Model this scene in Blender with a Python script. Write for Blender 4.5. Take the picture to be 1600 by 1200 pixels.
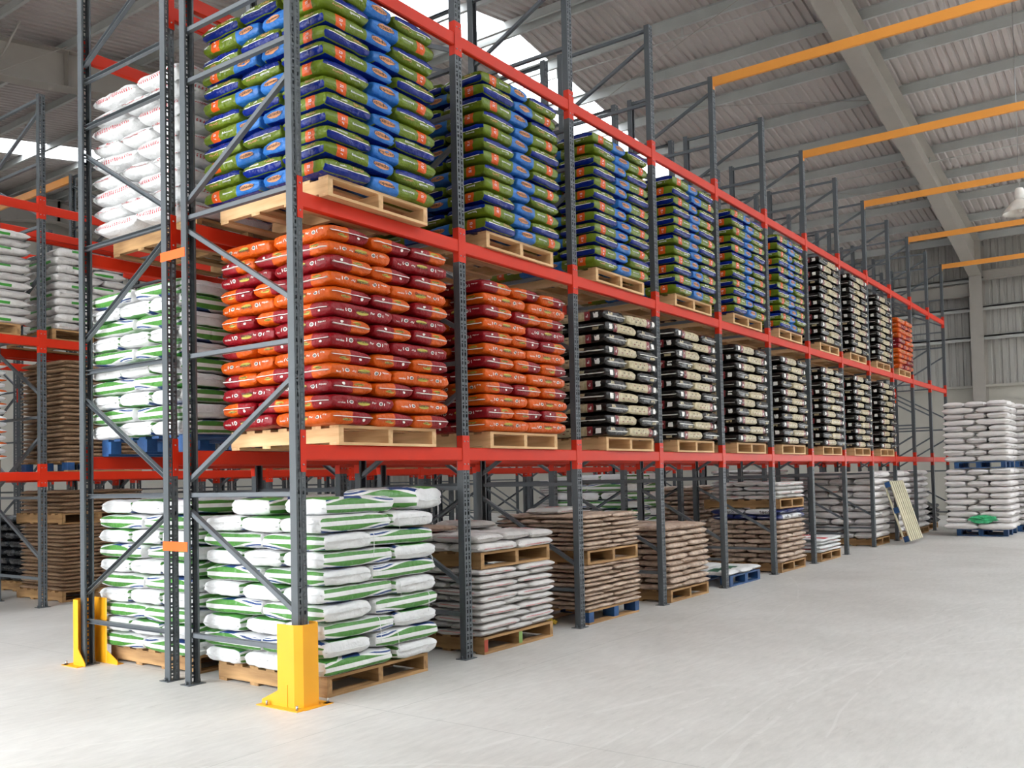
import bpy, bmesh, math, random
from mathutils import Vector, Matrix, noise, Euler
R_ = random.Random(7)
PI = math.pi
for o in list(bpy.data.objects): bpy.data.objects.remove(o)
S = bpy.context.scene
COL = S.collection

# ------------------------------------------------------------------ camera
F, ROLL, PITCH, YAW = 1422.46, -0.0225510, 1.6030707, -0.9632996
CX, CY = 859.27, 698.73
cam_d = bpy.data.cameras.new('camera')
cam_d.sensor_width = 36.0
cam_d.sensor_fit = 'HORIZONTAL'
cam_d.lens = F / 1600.0 * 36.0
cam_d.shift_x = -(CX - 800.0) / 1600.0
cam_d.shift_y = (CY - 600.0) / 1600.0
cam_d.clip_end = 300
cam = bpy.data.objects.new('camera', cam_d)
COL.objects.link(cam)
cam.matrix_world = (Matrix.Translation((-3.9829, -4.8181, 1.4674)) @
                    (Matrix.Rotation(YAW, 4, 'Z') @ Matrix.Rotation(PITCH, 4, 'X') @ Matrix.Rotation(ROLL, 4, 'Z')))
S.camera = cam

# ------------------------------------------------------------------ light
SKY = 7.6
w = bpy.data.worlds.new('sky'); S.world = w; w.use_nodes = True
nt = w.node_tree; nt.nodes.clear()
bg = nt.nodes.new('ShaderNodeBackground'); wo = nt.nodes.new('ShaderNodeOutputWorld')
bg.inputs[0].default_value = (0.93, 0.97, 1.0, 1); bg.inputs[1].default_value = SKY
nt.links.new(bg.outputs[0], wo.inputs[0])
S.view_settings.view_transform = 'Standard'
S.view_settings.look = 'None'
S.view_settings.exposure = 0.2
S.view_settings.gamma = 1.0
S.view_settings.use_curve_mapping = False

# ------------------------------------------------------------------ materials
def lin(c):
    return tuple(((v / 255.0) / 12.92 if v / 255.0 <= 0.04045 else ((v / 255.0 + 0.055) / 1.055) ** 2.4) for v in c) + (1.0,)
MATS = {}
def mat(name, c, rough=0.5, metal=0.0, var=0.12, scale=6.0, bump=0.0, bscale=40.0, stretch=(1, 1, 1), coat=0.0, detail=3.0, c2=None, spec=.5):
    if name in MATS: return MATS[name]
    m = bpy.data.materials.new(name); m.use_nodes = True
    n, l = m.node_tree.nodes, m.node_tree.links
    b = n['Principled BSDF']
    b.inputs['Roughness'].default_value = rough
    b.inputs['Metallic'].default_value = metal
    b.inputs['Specular IOR Level'].default_value = spec
    if coat: b.inputs['Coat Weight'].default_value = coat
    tc = n.new('ShaderNodeTexCoord'); mp = n.new('ShaderNodeMapping'); mp.inputs['Scale'].default_value = stretch
    l.new(tc.outputs['Object'], mp.inputs[0])
    nz = n.new('ShaderNodeTexNoise'); nz.inputs['Scale'].default_value = scale; nz.inputs['Detail'].default_value = detail
    l.new(mp.outputs[0], nz.inputs['Vector'])
    mx = n.new('ShaderNodeMix'); mx.data_type = 'RGBA'
    c = lin(c)
    a = tuple(min(1, v * (1 - var)) for v in c[:3]) + (1,)
    d = lin(c2) if c2 else tuple(min(1, v * (1 + var)) for v in c[:3]) + (1,)
    mx.inputs[6].default_value = a; mx.inputs[7].default_value = d
    cr = n.new('ShaderNodeMapRange'); cr.inputs[1].default_value = 0.3; cr.inputs[2].default_value = 0.7
    l.new(nz.outputs[0], cr.inputs[0]); l.new(cr.outputs[0], mx.inputs[0])
    l.new(mx.outputs[2], b.inputs['Base Color'])
    if bump:
        n2 = n.new('ShaderNodeTexNoise'); n2.inputs['Scale'].default_value = bscale; n2.inputs['Detail'].default_value = 4
        l.new(mp.outputs[0], n2.inputs['Vector'])
        bp = n.new('ShaderNodeBump'); bp.inputs['Strength'].default_value = bump; bp.inputs['Distance'].default_value = 0.02
        l.new(n2.outputs[0], bp.inputs['Height']); l.new(bp.outputs[0], b.inputs['Normal'])
    MATS[name] = m
    return m

M_post = mat('grey_steel_paint', (78, 83, 87), .45, .0, .06, 4)
M_brace = mat('brace_grey_paint', (96, 101, 106), .4, .0, .05, 5)
M_beam = mat('red_orange_beam_paint', (204, 42, 8), .5, 0, .05, 3, spec=.35)
M_bolt = mat('zinc_bolt', (170, 170, 170), .3, .9, .05, 4)
M_yel = mat('amber_tie_beam_paint', (238, 158, 66), .45, 0, .03, 2)
M_guard = mat('yellow_guard_paint', (240, 168, 30), .4, 0, .04, 4)
M_spacer = mat('orange_spacer_paint', (245, 100, 35), .4, 0, .04, 4)
M_wood = mat('new_pine_wood', (205, 160, 108), .7, 0, .12, 2.2, .1, 40, (.8, 9, 9), c2=(228, 188, 140))
M_woods = mat('new_pine_stringer', (205, 160, 108), .7, 0, .12, 2.2, .1, 40, (9, .8, 9), c2=(228, 188, 140))
M_wood2s = mat('worn_pine_stringer', (146, 108, 70), .8, 0, .2, 2.2, .2, 40, (9, .8, 9), c2=(186, 146, 98))
M_wood2 = mat('worn_pine_wood', (150, 112, 72), .8, 0, .2, 2.2, .2, 40, (.8, 9, 9), c2=(186, 146, 98))
M_bluewood = mat('blue_painted_wood', (16, 54, 104), .6, 0, .25, 6, .2, 60, c2=(38, 88, 142))
M_redwood = mat('red_painted_wood', (170, 70, 50), .6, 0, .25, 6)
M_grnwood = mat('green_painted_wood', (120, 150, 80), .6, 0, .25, 6)
gl = dict(rough=.22, bump=.8, bscale=17, spec=.3)
M_green = mat('bag_olive_green_film', (98, 116, 28), var=.12, scale=9, **gl)
M_orange = mat('bag_orange_band_film', (214, 88, 28), var=.08, scale=9, **gl)
M_lblue = mat('bag_sky_blue_film', (46, 108, 182), var=.18, scale=9, **gl)
M_navy = mat('bag_royal_blue_film', (5, 30, 116), var=.15, scale=9, **gl)
M_red = mat('bag_crimson_paper', (134, 8, 22), .40, 0, .08, 8, .9, 18, spec=.3)
M_or2 = mat('bag_tangerine_paper', (202, 84, 8), .40, 0, .08, 8, .9, 18, spec=.3)
M_black = mat('bag_black_film', (27, 22, 19), .22, 0, .3, 9, .9, 17, spec=.4)
M_cream = mat('bag_cream_print', (176, 160, 122), .35, 0, .2, 18, .4, 26, c2=(206, 192, 156))
M_maroon = mat('bag_maroon_print', (120, 22, 32), .35, 0, .1, 9, .3, 26)
M_white = mat('bag_white_woven', (222, 222, 222), .5, 0, .05, 8, .8, 16)
M_whitep = mat('white_print_ink', (235, 232, 226), .5, 0, .03, 8)
M_tan = mat('tan_print_ink', (205, 140, 92), .5, 0, .1, 20)
M_lime = mat('lime_print_ink', (176, 160, 60), .5, 0, .1, 20)
M_dark = mat('dark_print_ink', (62, 40, 30), .5, 0, .05, 8)
M_greyp = mat('grey_print_ink', (120, 112, 108), .5, 0, .2, 30)
M_redp = mat('red_print_ink', (200, 40, 48), .5, 0, .05, 8)
M_kraft = mat('kraft_sack_paper', (174, 148, 128), .42, 0, .14, 14, 1.0, 18, c2=(208, 184, 164))
M_kraft2 = mat('brown_woven_sack', (138, 108, 82), .5, 0, .25, 60, .6, 40, c2=(164, 134, 106))
M_pale = mat('pale_grey_sack', (208, 204, 201), .45, 0, .06, 8, .9, 16)
M_puff = mat('white_plastic_sack', (234, 229, 227), .35, 0, .04, 6, .6, 12)
M_darkbag = mat('black_plastic_sack', (40, 42, 46), .25, 0, .2, 8, .5, 20)
M_gr2 = mat('sack_green_print', (60, 140, 52), .4, 0, .06, 8, .35, 26)
M_navy2 = mat('sack_navy_print', (32, 42, 100), .4, 0, .06, 8, .35, 26)

def feed_material():
    m = bpy.data.materials.new('feed_sack_wave_print'); m.use_nodes = True
    n, l = m.node_tree.nodes, m.node_tree.links
    b = n['Principled BSDF']; b.inputs['Roughness'].default_value = .38
    tc = n.new('ShaderNodeTexCoord'); sp = n.new('ShaderNodeSeparateXYZ'); l.new(tc.outputs['Object'], sp.inputs[0])
    def mt(op, a, b_=None, c=None):
        q = n.new('ShaderNodeMath'); q.operation = op
        for i, v in enumerate((a, b_, c)):
            if v is None: continue
            if isinstance(v, (int, float)): q.inputs[i].default_value = v
            else: l.new(v, q.inputs[i])
        return q.outputs[0]
    z = mt('MULTIPLY', sp.outputs[2], 1 / 0.0625)
    wv = mt('MULTIPLY_ADD', mt('COSINE', mt('MULTIPLY_ADD', sp.outputs[0], 8.5, 0.6)), 0.34, 0.52)
    d = mt('SUBTRACT', z, wv)
    isw = mt('MAXIMUM', mt('COMPARE', z, -0.12, 0.26), mt('COMPARE', d, 0.1, 0.12))
    isw = mt('MAXIMUM', isw, mt('COMPARE', d, 0.47, 0.05))
    isb = mt('GREATER_THAN', d, 0.16)
    m1 = n.new('ShaderNodeMix'); m1.data_type = 'RGBA'; l.new(isb, m1.inputs[0])
    m1.inputs[6].default_value = lin((74, 132, 56)); m1.inputs[7].default_value = lin((30, 62, 120))
    m2 = n.new('ShaderNodeMix'); m2.data_type = 'RGBA'; l.new(isw, m2.inputs[0])
    l.new(m1.outputs[2], m2.inputs[6]); m2.inputs[7].default_value = lin((224, 224, 222))
    l.new(m2.outputs[2], b.inputs['Base Color'])
    nz = n.new('ShaderNodeTexNoise'); nz.inputs['Scale'].default_value = 17; l.new(tc.outputs['Object'], nz.inputs['Vector'])
    bp = n.new('ShaderNodeBump'); bp.inputs['Strength'].default_value = .8; bp.inputs['Distance'].default_value = .02
    l.new(nz.outputs[0], bp.inputs['Height']); l.new(bp.outputs[0], b.inputs['Normal'])
    return m
M_feed = feed_material()
def feed_top_material():
    m = bpy.data.materials.new('feed_sack_face_print'); m.use_nodes = True
    n, l = m.node_tree.nodes, m.node_tree.links
    b = n['Principled BSDF']; b.inputs['Roughness'].default_value = .38
    tc = n.new('ShaderNodeTexCoord'); mp = n.new('ShaderNodeMapping')
    mp.inputs['Location'].default_value = (.36, .06, 0); mp.inputs['Scale'].default_value = (1.0, 1.25, 0)
    l.new(tc.outputs['Object'], mp.inputs[0])
    ln = n.new('ShaderNodeVectorMath'); ln.operation = 'LENGTH'; l.new(mp.outputs[0], ln.inputs[0])
    r = n.new('ShaderNodeValToRGB'); r.color_ramp.interpolation = 'CONSTANT'
    e = r.color_ramp.elements
    e[0].position = 0; e[0].color = lin((80, 150, 66))
    e[1].position = .25; e[1].color = lin((224, 224, 222))
    for p, c in ((.28, (32, 66, 126)), (.42, (222, 222, 224))):
        q = e.new(p); q.color = lin(c)
    l.new(ln.outputs['Value'], r.inputs[0]); l.new(r.outputs[0], b.inputs['Base Color'])
    return m
M_feedtop = feed_top_material()

# ------------------------------------------------------------------ helpers
class MB:
    def __init__(s): s.v = []; s.f = []; s.m = []; s.sm = []
    def add(s, vs, fs, mi=0, smooth=False):
        o = len(s.v); s.v += [tuple(v) for v in vs]
        for f in fs: s.f.append(tuple(i + o for i in f)); s.m.append(mi); s.sm.append(smooth)
    def box(s, x0, y0, z0, x1, y1, z1, mi=0, T=None):
        vs = [(x0, y0, z0), (x1, y0, z0), (x1, y1, z0), (x0, y1, z0), (x0, y0, z1), (x1, y0, z1), (x1, y1, z1), (x0, y1, z1)]
        if T: vs = [T @ Vector(v) for v in vs]
        s.add(vs, [(3, 2, 1, 0), (4, 5, 6, 7), (0, 1, 5, 4), (1, 2, 6, 5), (2, 3, 7, 6), (3, 0, 4, 7)], mi)
    def tube(s, pts, r, n=8, mi=0):
        P = [Vector(p) for p in pts]; rings = []
        for i, p in enumerate(P):
            d = (P[min(i + 1, len(P) - 1)] - P[max(i - 1, 0)]).normalized()
            a = d.orthogonal().normalized(); b = d.cross(a)
            rings.append([p + (a * math.cos(t) + b * math.sin(t)) * r for t in [2 * PI * k / n for k in range(n)]])
        vs = [v for r_ in rings for v in r_]; fs = []
        for i in range(len(P) - 1):
            for k in range(n): fs.append((i * n + k, i * n + (k + 1) % n, (i + 1) * n + (k + 1) % n, (i + 1) * n + k))
        fs.append(tuple(range(n))[::-1]); fs.append(tuple((len(P) - 1) * n + k for k in range(n)))
        s.add(vs, fs, mi, True)
    def lathe(s, prof, c, n=24, mi=0):
        vs = []; fs = []
        for r, z in prof:
            for k in range(n): vs.append((c[0] + r * math.cos(2 * PI * k / n), c[1] + r * math.sin(2 * PI * k / n), c[2] + z))
        for i in range(len(prof) - 1):
            for k in range(n): fs.append((i * n + k, i * n + (k + 1) % n, (i + 1) * n + (k + 1) % n, (i + 1) * n + k))
        s.add(vs, fs, mi, True)
    def prism(s, pts, a, b, axis='y', mi=0):
        n = len(pts)
        def q(p, h): return {'y': (p[0], h, p[1]), 'x': (h, p[0], p[1]), 'z': (p[0], p[1], h)}[axis]
        vs = [q(p, a) for p in pts] + [q(p, b) for p in pts]
        fs = [tuple(range(n)), tuple(range(2 * n - 1, n - 1, -1))] + [(i, i + n, (i + 1) % n + n, (i + 1) % n) for i in range(n)]
        s.add(vs, fs, mi)
    def mesh(s, name, mats, fixn=True):
        me = bpy.data.meshes.new(name); me.from_pydata(s.v, [], s.f)
        for m in (mats if isinstance(mats, (list, tuple)) else [mats]): me.materials.append(m)
        me.polygons.foreach_set('material_index', s.m); me.polygons.foreach_set('use_smooth', s.sm)
        if fixn:
            bm = bmesh.new(); bm.from_mesh(me); bmesh.ops.recalc_face_normals(bm, faces=bm.faces[:]); bm.to_mesh(me); bm.free()
        me.update(); return me
    def build(s, name, mats, parent=None, fixn=True):
        return link(name, s.mesh(name, mats, fixn), parent)
def link(name, me, parent=None, loc=None, rot=None):
    o = bpy.data.objects.new(name, me); COL.objects.link(o)
    if parent: o.parent = parent
    if loc: o.location = loc
    if rot: o.rotation_euler = rot
    return o
def tag(o, label=None, cat=None, group=None, kind=None):
    if label: o['label'] = label
    if cat: o['category'] = cat
    if group: o['group'] = group
    if kind: o['kind'] = kind
    return o
def thing(name, loc, rot=(0, 0, 0), label=None, cat=None, group=None):
    o = bpy.data.objects.new(name, None); COL.objects.link(o)
    o.location = loc; o.rotation_euler = rot; o.empty_display_size = .1
    return tag(o, label, cat, group)
def struct(o, label=None): return tag(o, label, None, None, 'structure')
KIDS = {}
def dup(root, loc, rot=(0, 0, 0), label=None, group=None, scale=None):
    r = root.copy(); COL.objects.link(r); r.location = loc; r.rotation_euler = rot
    if scale: r.scale = scale
    if label: r['label'] = label
    if group: r['group'] = group
    for ch in KIDS[root.name]:
        c = ch.copy(); COL.objects.link(c); c.parent = r
    return r
def setkids(root): KIDS[root.name] = [o for o in COL.objects if o.parent == root]
ORD = ['bottom', 'second', 'third', 'fourth', 'fifth', 'sixth', 'seventh', 'eighth', 'ninth', 'tenth', 'eleventh', 'twelfth', 'thirteenth', 'fourteenth', 'fifteenth', 'sixteenth', 'seventeenth', 'eighteenth', 'nineteenth', 'twentieth', 'twenty-first', 'twenty-second', 'twenty-third', 'twenty-fourth', 'twenty-fifth', 'twenty-sixth']
NTH = ['first'] + ORD[1:]

# ------------------------------------------------------------------ setting
P = 1.7; H = 6.594; Z1, Z2, Z3 = 1.72, 3.432, 5.16; DEP = 1.26
XR = 10.6; ZR = 10.70; SL = 0.155; XW = 26.0; XL = -4.8; YF, YB = -16.0, 25.0
def zs(x): return ZR - SL * abs(x - XR)

def floor_material():
    m = bpy.data.materials.new('polished_concrete'); m.use_nodes = True
    n, l = m.node_tree.nodes, m.node_tree.links; b = n['Principled BSDF']
    tc = n.new('ShaderNodeTexCoord')
    def nz(sc, det, ro=.6, st=None):
        q = n.new('ShaderNodeTexNoise'); q.inputs['Scale'].default_value = sc; q.inputs['Detail'].default_value = det; q.inputs['Roughness'].default_value = ro
        if st:
            mp = n.new('ShaderNodeMapping'); mp.inputs['Scale'].default_value = st; mp.inputs['Rotation'].default_value = (0, 0, .35)
            l.new(tc.outputs['Object'], mp.inputs[0]); l.new(mp.outputs[0], q.inputs['Vector'])
        else: l.new(tc.outputs['Object'], q.inputs['Vector'])
        return q.outputs[0]
    def ramp(src, a, b_, c0, c1):
        r = n.new('ShaderNodeValToRGB'); r.color_ramp.elements[0].position = a; r.color_ramp.elements[1].position = b_
        r.color_ramp.elements[0].color = c0; r.color_ramp.elements[1].color = c1; l.new(src, r.inputs[0]); return r.outputs[0]
    base = ramp(nz(.55, 8, .65), .32, .7, lin((194, 190, 184)), lin((214, 211, 206)))
    fine = ramp(nz(5.0, 6, .7, (1, 4, 1)), .3, .7, (.80, .80, .80, 1), (1, 1, 1, 1))
    mx = n.new('ShaderNodeMix'); mx.data_type = 'RGBA'; mx.blend_type = 'MULTIPLY'; mx.inputs[0].default_value = .8
    l.new(base, mx.inputs[6]); l.new(fine, mx.inputs[7])
    # thin dark scuffs
    scf = ramp(nz(2.2, 9, .75, (1, 5, 1)), .60, .68, (1, 1, 1, 1), (.70, .69, .68, 1))
    m2 = n.new('ShaderNodeMix'); m2.data_type = 'RGBA'; m2.blend_type = 'MULTIPLY'; m2.inputs[0].default_value = .7
    l.new(mx.outputs[2], m2.inputs[6]); l.new(scf, m2.inputs[7])
    sp = n.new('ShaderNodeSeparateXYZ'); l.new(tc.outputs['Object'], sp.inputs[0])
    def mt(op, a, b__=None, c=None):
        q = n.new('ShaderNodeMath'); q.operation = op
        for i_, v_ in enumerate((a, b__, c)):
            if v_ is None: continue
            if isinstance(v_, (int, float)): q.inputs[i_].default_value = v_
            else: l.new(v_, q.inputs[i_])
        return q.outputs[0]
    # sawn joints
    jn = mt('COMPARE', sp.outputs[1], -.605, .003)
    for fx in (.2, 6.2, 12.2, -5.8): jn = mt('MAXIMUM', jn, mt('COMPARE', sp.outputs[0], fx, .003))
    jn = mt('MAXIMUM', jn, mt('COMPARE', sp.outputs[1], -6.6, .003))
    # faint curved tyre tracks
    tk = None; wob = mt('MULTIPLY', nz(.5, 2), .3)
    for (cx_, cy_, r_, w_) in ((1.9, -22.2, 20.0, .012), (2.4, -17.4, 15.0, .010), (2.0, -12.9, 10.3, .016), (3.5, -17.0, 14.2, .008), (-1.0, -9.0, 7.6, .02), (.5, -9.0, 7.0, .012), (4.0, 7.0, 8.6, .01), (-6.0, -4.5, 6.4, .015)):
        dx = mt('SUBTRACT', sp.outputs[0], cx_); dy = mt('SUBTRACT', sp.outputs[1], cy_)
        dd = mt('ADD', mt('SQRT', mt('ADD', mt('MULTIPLY', dx, dx), mt('MULTIPLY', dy, dy))), wob)
        cc = mt('COMPARE', dd, r_, w_); tk = cc if tk is None else mt('MAXIMUM', tk, cc)
    tk = mt('MULTIPLY', tk, mt('GREATER_THAN', nz(2.0, 6), .46))
    m3 = n.new('ShaderNodeMix'); m3.data_type = 'RGBA'; l.new(mt('MULTIPLY', tk, .16), m3.inputs[0])
    l.new(m2.outputs[2], m3.inputs[6]); m3.inputs[7].default_value = lin((232, 230, 226))
    m4 = n.new('ShaderNodeMix'); m4.data_type = 'RGBA'; l.new(mt('MULTIPLY', jn, .45), m4.inputs[0])
    l.new(m3.outputs[2], m4.inputs[6]); m4.inputs[7].default_value = lin((120, 118, 114))
    l.new(m4.outputs[2], b.inputs['Base Color'])
    mr = n.new('ShaderNodeMapRange'); mr.inputs[3].default_value = .38; mr.inputs[4].default_value = .62
    l.new(nz(1.5, 5), mr.inputs[0]); l.new(mr.outputs[0], b.inputs['Roughness'])
    bp = n.new('ShaderNodeBump'); bp.inputs['Strength'].default_value = .06; bp.inputs['Distance'].default_value = .01
    l.new(nz(30, 4), bp.inputs['Height']); l.new(bp.outputs[0], b.inputs['Normal'])
    return m
fl = MB(); fl.box(-34, YF - 14, -.3, XW + .3, YB + .3, 0)
struct(fl.build('floor', floor_material()), 'pale grey scuffed concrete warehouse floor')

M_sheet = mat('galvanised_roof_sheet', (186, 178, 174), .5, .0, .05, .6)
M_purl = mat('galvanised_purlin', (188, 190, 188), .45, .0, .05, 3)
M_raft = mat('grey_painted_rafter', (168, 162, 154), .5, 0, .04, 2)
M_wallp = mat('wall_cladding_sheet', (176, 174, 168), .5, 0, .05, .8)
M_block = mat('concrete_block_wall', (188, 184, 174), .8, 0, .08, 1.2, .1, 12)
M_girt = mat('galvanised_girt', (190, 190, 186), .4, .2, .05, 3)
# roof sheeting (trapezoid ribs running down the slope)
def ribs(y0, y1, pitch=.172, d=.042):
    pts = []; y = y0
    while y < y1 - 1e-6:
        for a, h in ((0, 0), (.52, 0), (.62, d), (.90, d)):
            yy = y + a * pitch
            if yy < y1: pts.append((yy, h))
        y += pitch
    pts.append((y1, 0)); return pts
SKYL = [(-14.2, -12.5), (-10.6, -9.0), (-7.1, -5.4), (6.15, 7.45), (18.7, 19.95)]  # aisle-side strips lie out of view; extra ones added to brighten the floor
segs = []; y = YF
for a, b in SKYL: segs.append((y, a)); y = b
segs.append((y, YB))
rf = MB()
for (a, b) in segs:
    pr = ribs(a, b)
    for sx in (0, 1):
        xa, xb = ((XL - .6, XR), (XR, XW + .3))[sx]
        for thick in (0, .004):
            vs = []
            for (yy, h) in pr: vs += [(xa, yy, zs(xa) + h + thick), (xb, yy, zs(xb) + h + thick)]
            rf.add(vs, [(2 * i, 2 * i + 1, 2 * i + 3, 2 * i + 2) for i in range(len(pr) - 1)])
struct(rf.build('ceiling', M_sheet, fixn=False), 'ribbed metal roof sheeting on steel purlins')
M_skyl = bpy.data.materials.new('translucent_rooflight'); M_skyl.use_nodes = True
n, l = M_skyl.node_tree.nodes, M_skyl.node_tree.links
n.remove(n['Principled BSDF'])
tr = n.new('ShaderNodeBsdfTranslucent'); tr.inputs[0].default_value = (.95, .97, 1, 1)
tp = n.new('ShaderNodeBsdfTransparent'); mxs = n.new('ShaderNodeMixShader'); mxs.inputs[0].default_value = .45
l.new(tr.outputs[0], mxs.inputs[1]); l.new(tp.outputs[0], mxs.inputs[2]); l.new(mxs.outputs[0], n['Material Output'].inputs[0])
k = 0
for (a, b) in SKYL:
    for sx in (0, 1):
        xa, xb = ((XL - .6, XR), (XR, XW + .3))[sx]; k += 1
        m = MB(); pr = ribs(a, b)
        vs = []
        for (yy, h) in pr: vs += [(xa, yy, zs(xa) + h), (xb, yy, zs(xb) + h)]
        m.add(vs, [(2 * i, 2 * i + 1, 2 * i + 3, 2 * i + 2) for i in range(len(pr) - 1)])
        struct(m.build('window_%d' % k, M_skyl, fixn=False), 'translucent white rooflight strip')  # seen strips and the unseen ones added for light alike
# purlins (Z sections) run along Y
xp = [XR + s * (1.48 * q + (.12 if q == 0 else 0)) for q in range(0, 11) for s in (-1, 1)]
for x in xp:
    if x < XL - .5 or x > XW: continue
    m = MB(); z = zs(x) - .005; s = -1 if x > XR else 1
    m.box(x - .0015, YF, z - .20, x + .0015, YB, z)
    m.box(min(x, x + s * .06), YF, z - .003, max(x, x + s * .06), YB, z)
    m.box(min(x, x - s * .06), YF, z - .2, max(x, x - s * .06), YB, z - .197)
    m.box(min(x - s * .06, x - s * .057), YF, z - .2, max(x - s * .06, x - s * .057), YB, z - .18)
    for yb in (-4.2, 4.1, 8.4, 16.2):      # lap plates
        m.box(x - .008, yb, z - .19, x + .008, yb + .06, z - .02)
    struct(m.build('roof_purlin', M_purl), 'galvanised roof purlin')
# portal frames
def ibeam_x(m, y, pts_bot, pts_top, fw=.35, tf=.016, tw=.01):
    for pts, s in ((pts_bot, 1), (pts_top, -1)):
        for (x0, z0), (x1, z1) in zip(pts[:-1], pts[1:]):
            m.prism([(x0, z0), (x1, z1), (x1, z1 + s * tf), (x0, z0 + s * tf)], y - fw / 2, y + fw / 2, 'y')
    poly = pts_bot + pts_top[::-1]
    m.prism(poly, y - tw / 2, y + tw / 2, 'y')
def zb(x): return 9.63 - .1547 * (x - 11.7)
for y in (-11.9, .07, 12.04, 24.0):
    m = MB()
    xs = [XR, 19.9, 25.4]; bot = [(XR, zb(XR)), (19.9, 8.36), (25.4, 7.15)]
    top = [(XR, zs(XR) - .21), (19.9, zs(19.9) - .21), (25.4, zs(25.4) - .21)]
    ibeam_x(m, y, bot, top); ibeam_x(m, y, [(2 * XR - a, b) for a, b in bot][::-1], [(2 * XR - a, b) for a, b in top][::-1])
    for xx in [] if abs(y) < 1 else [XR + s * d for s in (-1, 1) for d in (.0, 2.96, 5.92, 8.88, 11.84)]:      # stiffeners
        d = abs(xx - XR); lo = zb(XR + d) if XR + d < 19.9 else 8.36 - .22 * (XR + d - 19.9)
        m.box(xx - .006, y - .16, lo, xx + .006, y + .16, zs(xx) - .22)
    struct(m.build('portal_rafter', M_raft), 'grey steel portal rafter')
    for s in (-1, 1):                      # haunch / column
        xi = 25.4 if s > 0 else 2 * XR - 25.4; xo = 25.95 if s > 0 else 2 * XR - 25.95
        m = MB(); a, b = min(xi, xo), max(xi, xo)
        m.box(xi - .01, y - .175, 0, xi + .01, y + .175, zs(xi) - .2); m.box(xo - .01, y - .175, 0, xo + .01, y + .175, zs(xo) - .2)
        m.box(a, y - .006, 0, b, y + .006, zs(xi) - .3)
        m.box(a, y - .17, 7.13, b, y + .17, 7.15)
        struct(m.build('steel_column', M_raft), 'grey steel portal column')
# knee braces from rafter to purlins
for y, xx in ((12.04, 3.4), (12.04, 6.3)):
    for s in (-1, 1):
        m = MB(); lo = zb(XR + abs(xx - XR)) + .03
        m.tube([(xx, y + s * .1, lo), (xx + .05, y + s * .95, zs(xx) - .2)], .022, 6)
        struct(m.build('knee_brace', M_raft), 'grey steel knee brace')
# thin bracing rods under the roof
for a, b in (((16.0, .3, 9.4), (11.0, 11.8, 10.2)), ((16.0, 11.8, 9.4), (11.0, .3, 10.2)), ((21.5, .3, 8.6), (16.5, 8, 9.3)), ((4.2, 11.0, 9.2), (2.0, 12.2, 7.7))):
    m = MB(); m.tube([a, b], .008, 5); struct(m.build('bracing_rod', M_raft), 'thin steel roof bracing rod')
for x in (12.2, 19.6):
    m = MB(); z = zs(x) - .34; m.tube([(x, YF + 1, z), (x, YB - 1, z)], .014, 6)
    for q in range(-5, 8): m.box(x - .02, q * 3.0, z - .02, x + .02, q * 3.0 + .03, z + .3)
    struct(m.build('electrical_conduit', M_girt), 'thin galvanised conduit clipped below the purlins')
# far wall
def cladding(name, fixed, a0, a1, z0, z1f, axis, m_=M_wallp, out=1):
    m = MB(); pr = ribs(a0, a1, .2, .03); vs = []
    for (t, h) in pr:
        for zz in (z0, z1f(t)):
            vs.append((fixed + out * h, t, zz) if axis == 'x' else (t, fixed + out * h, zz))
    m.add(vs, [(2 * i, 2 * i + 1, 2 * i + 3, 2 * i + 2) for i in range(len(pr) - 1)])
    return m
m = cladding('w', XW, YF, YB, 3.9, lambda t: zs(XW) + .1, 'x'); struct(m.build('wall_right', M_wallp, fixn=False), 'ribbed metal cladding of the far wall')
m = MB(); m.box(XW - .05, -5.5, 0, XW + .25, YB, 3.86); m.box(XW - .05, YF, 0, XW + .25, -14.5, 3.86); m.box(XW - .12, YF, 3.86, XW + .25, YB, 3.93)  # unseen door gap left in the base, added to brighten the far floor
struct(m.build('wall_base', M_block), 'smooth pale concrete wall base')
for z, h in ((5.41, .05), (6.3, .05), (7.2, .05)):
    m = MB(); m.box(XW - .16, YF, z - h, XW - .01, YB, z + .01); m.box(XW - .16, YF, z - h - .09, XW - .15, YB, z); struct(m.build('wall_girt', M_girt), 'galvanised wall girt')
for y0, y1 in ((-11.7, -.12), (.26, 11.8)):
    m = MB(); z0, z1 = (7.05, 7.3) if y0 < -1 else (6.6, 6.95)
    m.box(XW - .42, y0, z0, XW - .40, y1, z1); m.box(XW - .5, y0, z0 - .01, XW - .3, y1, z0); m.box(XW - .5, y0, z1, XW - .3, y1, z1 + .01)
    struct(m.build('eaves_beam', M_raft), 'grey steel eaves beam between columns')
# the long wall behind the racks, the wall behind the aisle, and the open loading side
m = MB(); m.box(XL, YB, 0, XW, YB + .2, 10.9); struct(m.build('wall_back', M_block), 'pale back wall behind the racks')
m = MB(); m.box(XL, YF - .2, 0, XW, YF, 10.9)
struct(m.build('wall_front', M_block), 'pale wall on the near side of the aisle')
m = MB(); m.box(XL - .2, YF, 6.2, XL, YB, 8.2)
for a, b in ((YF, -.8), (5.6, YB)): m.box(XL - .2, a, 0, XL, b, 6.2)
struct(m.build('wall_left', M_block), 'wall with the wide open loading doorway')

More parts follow.
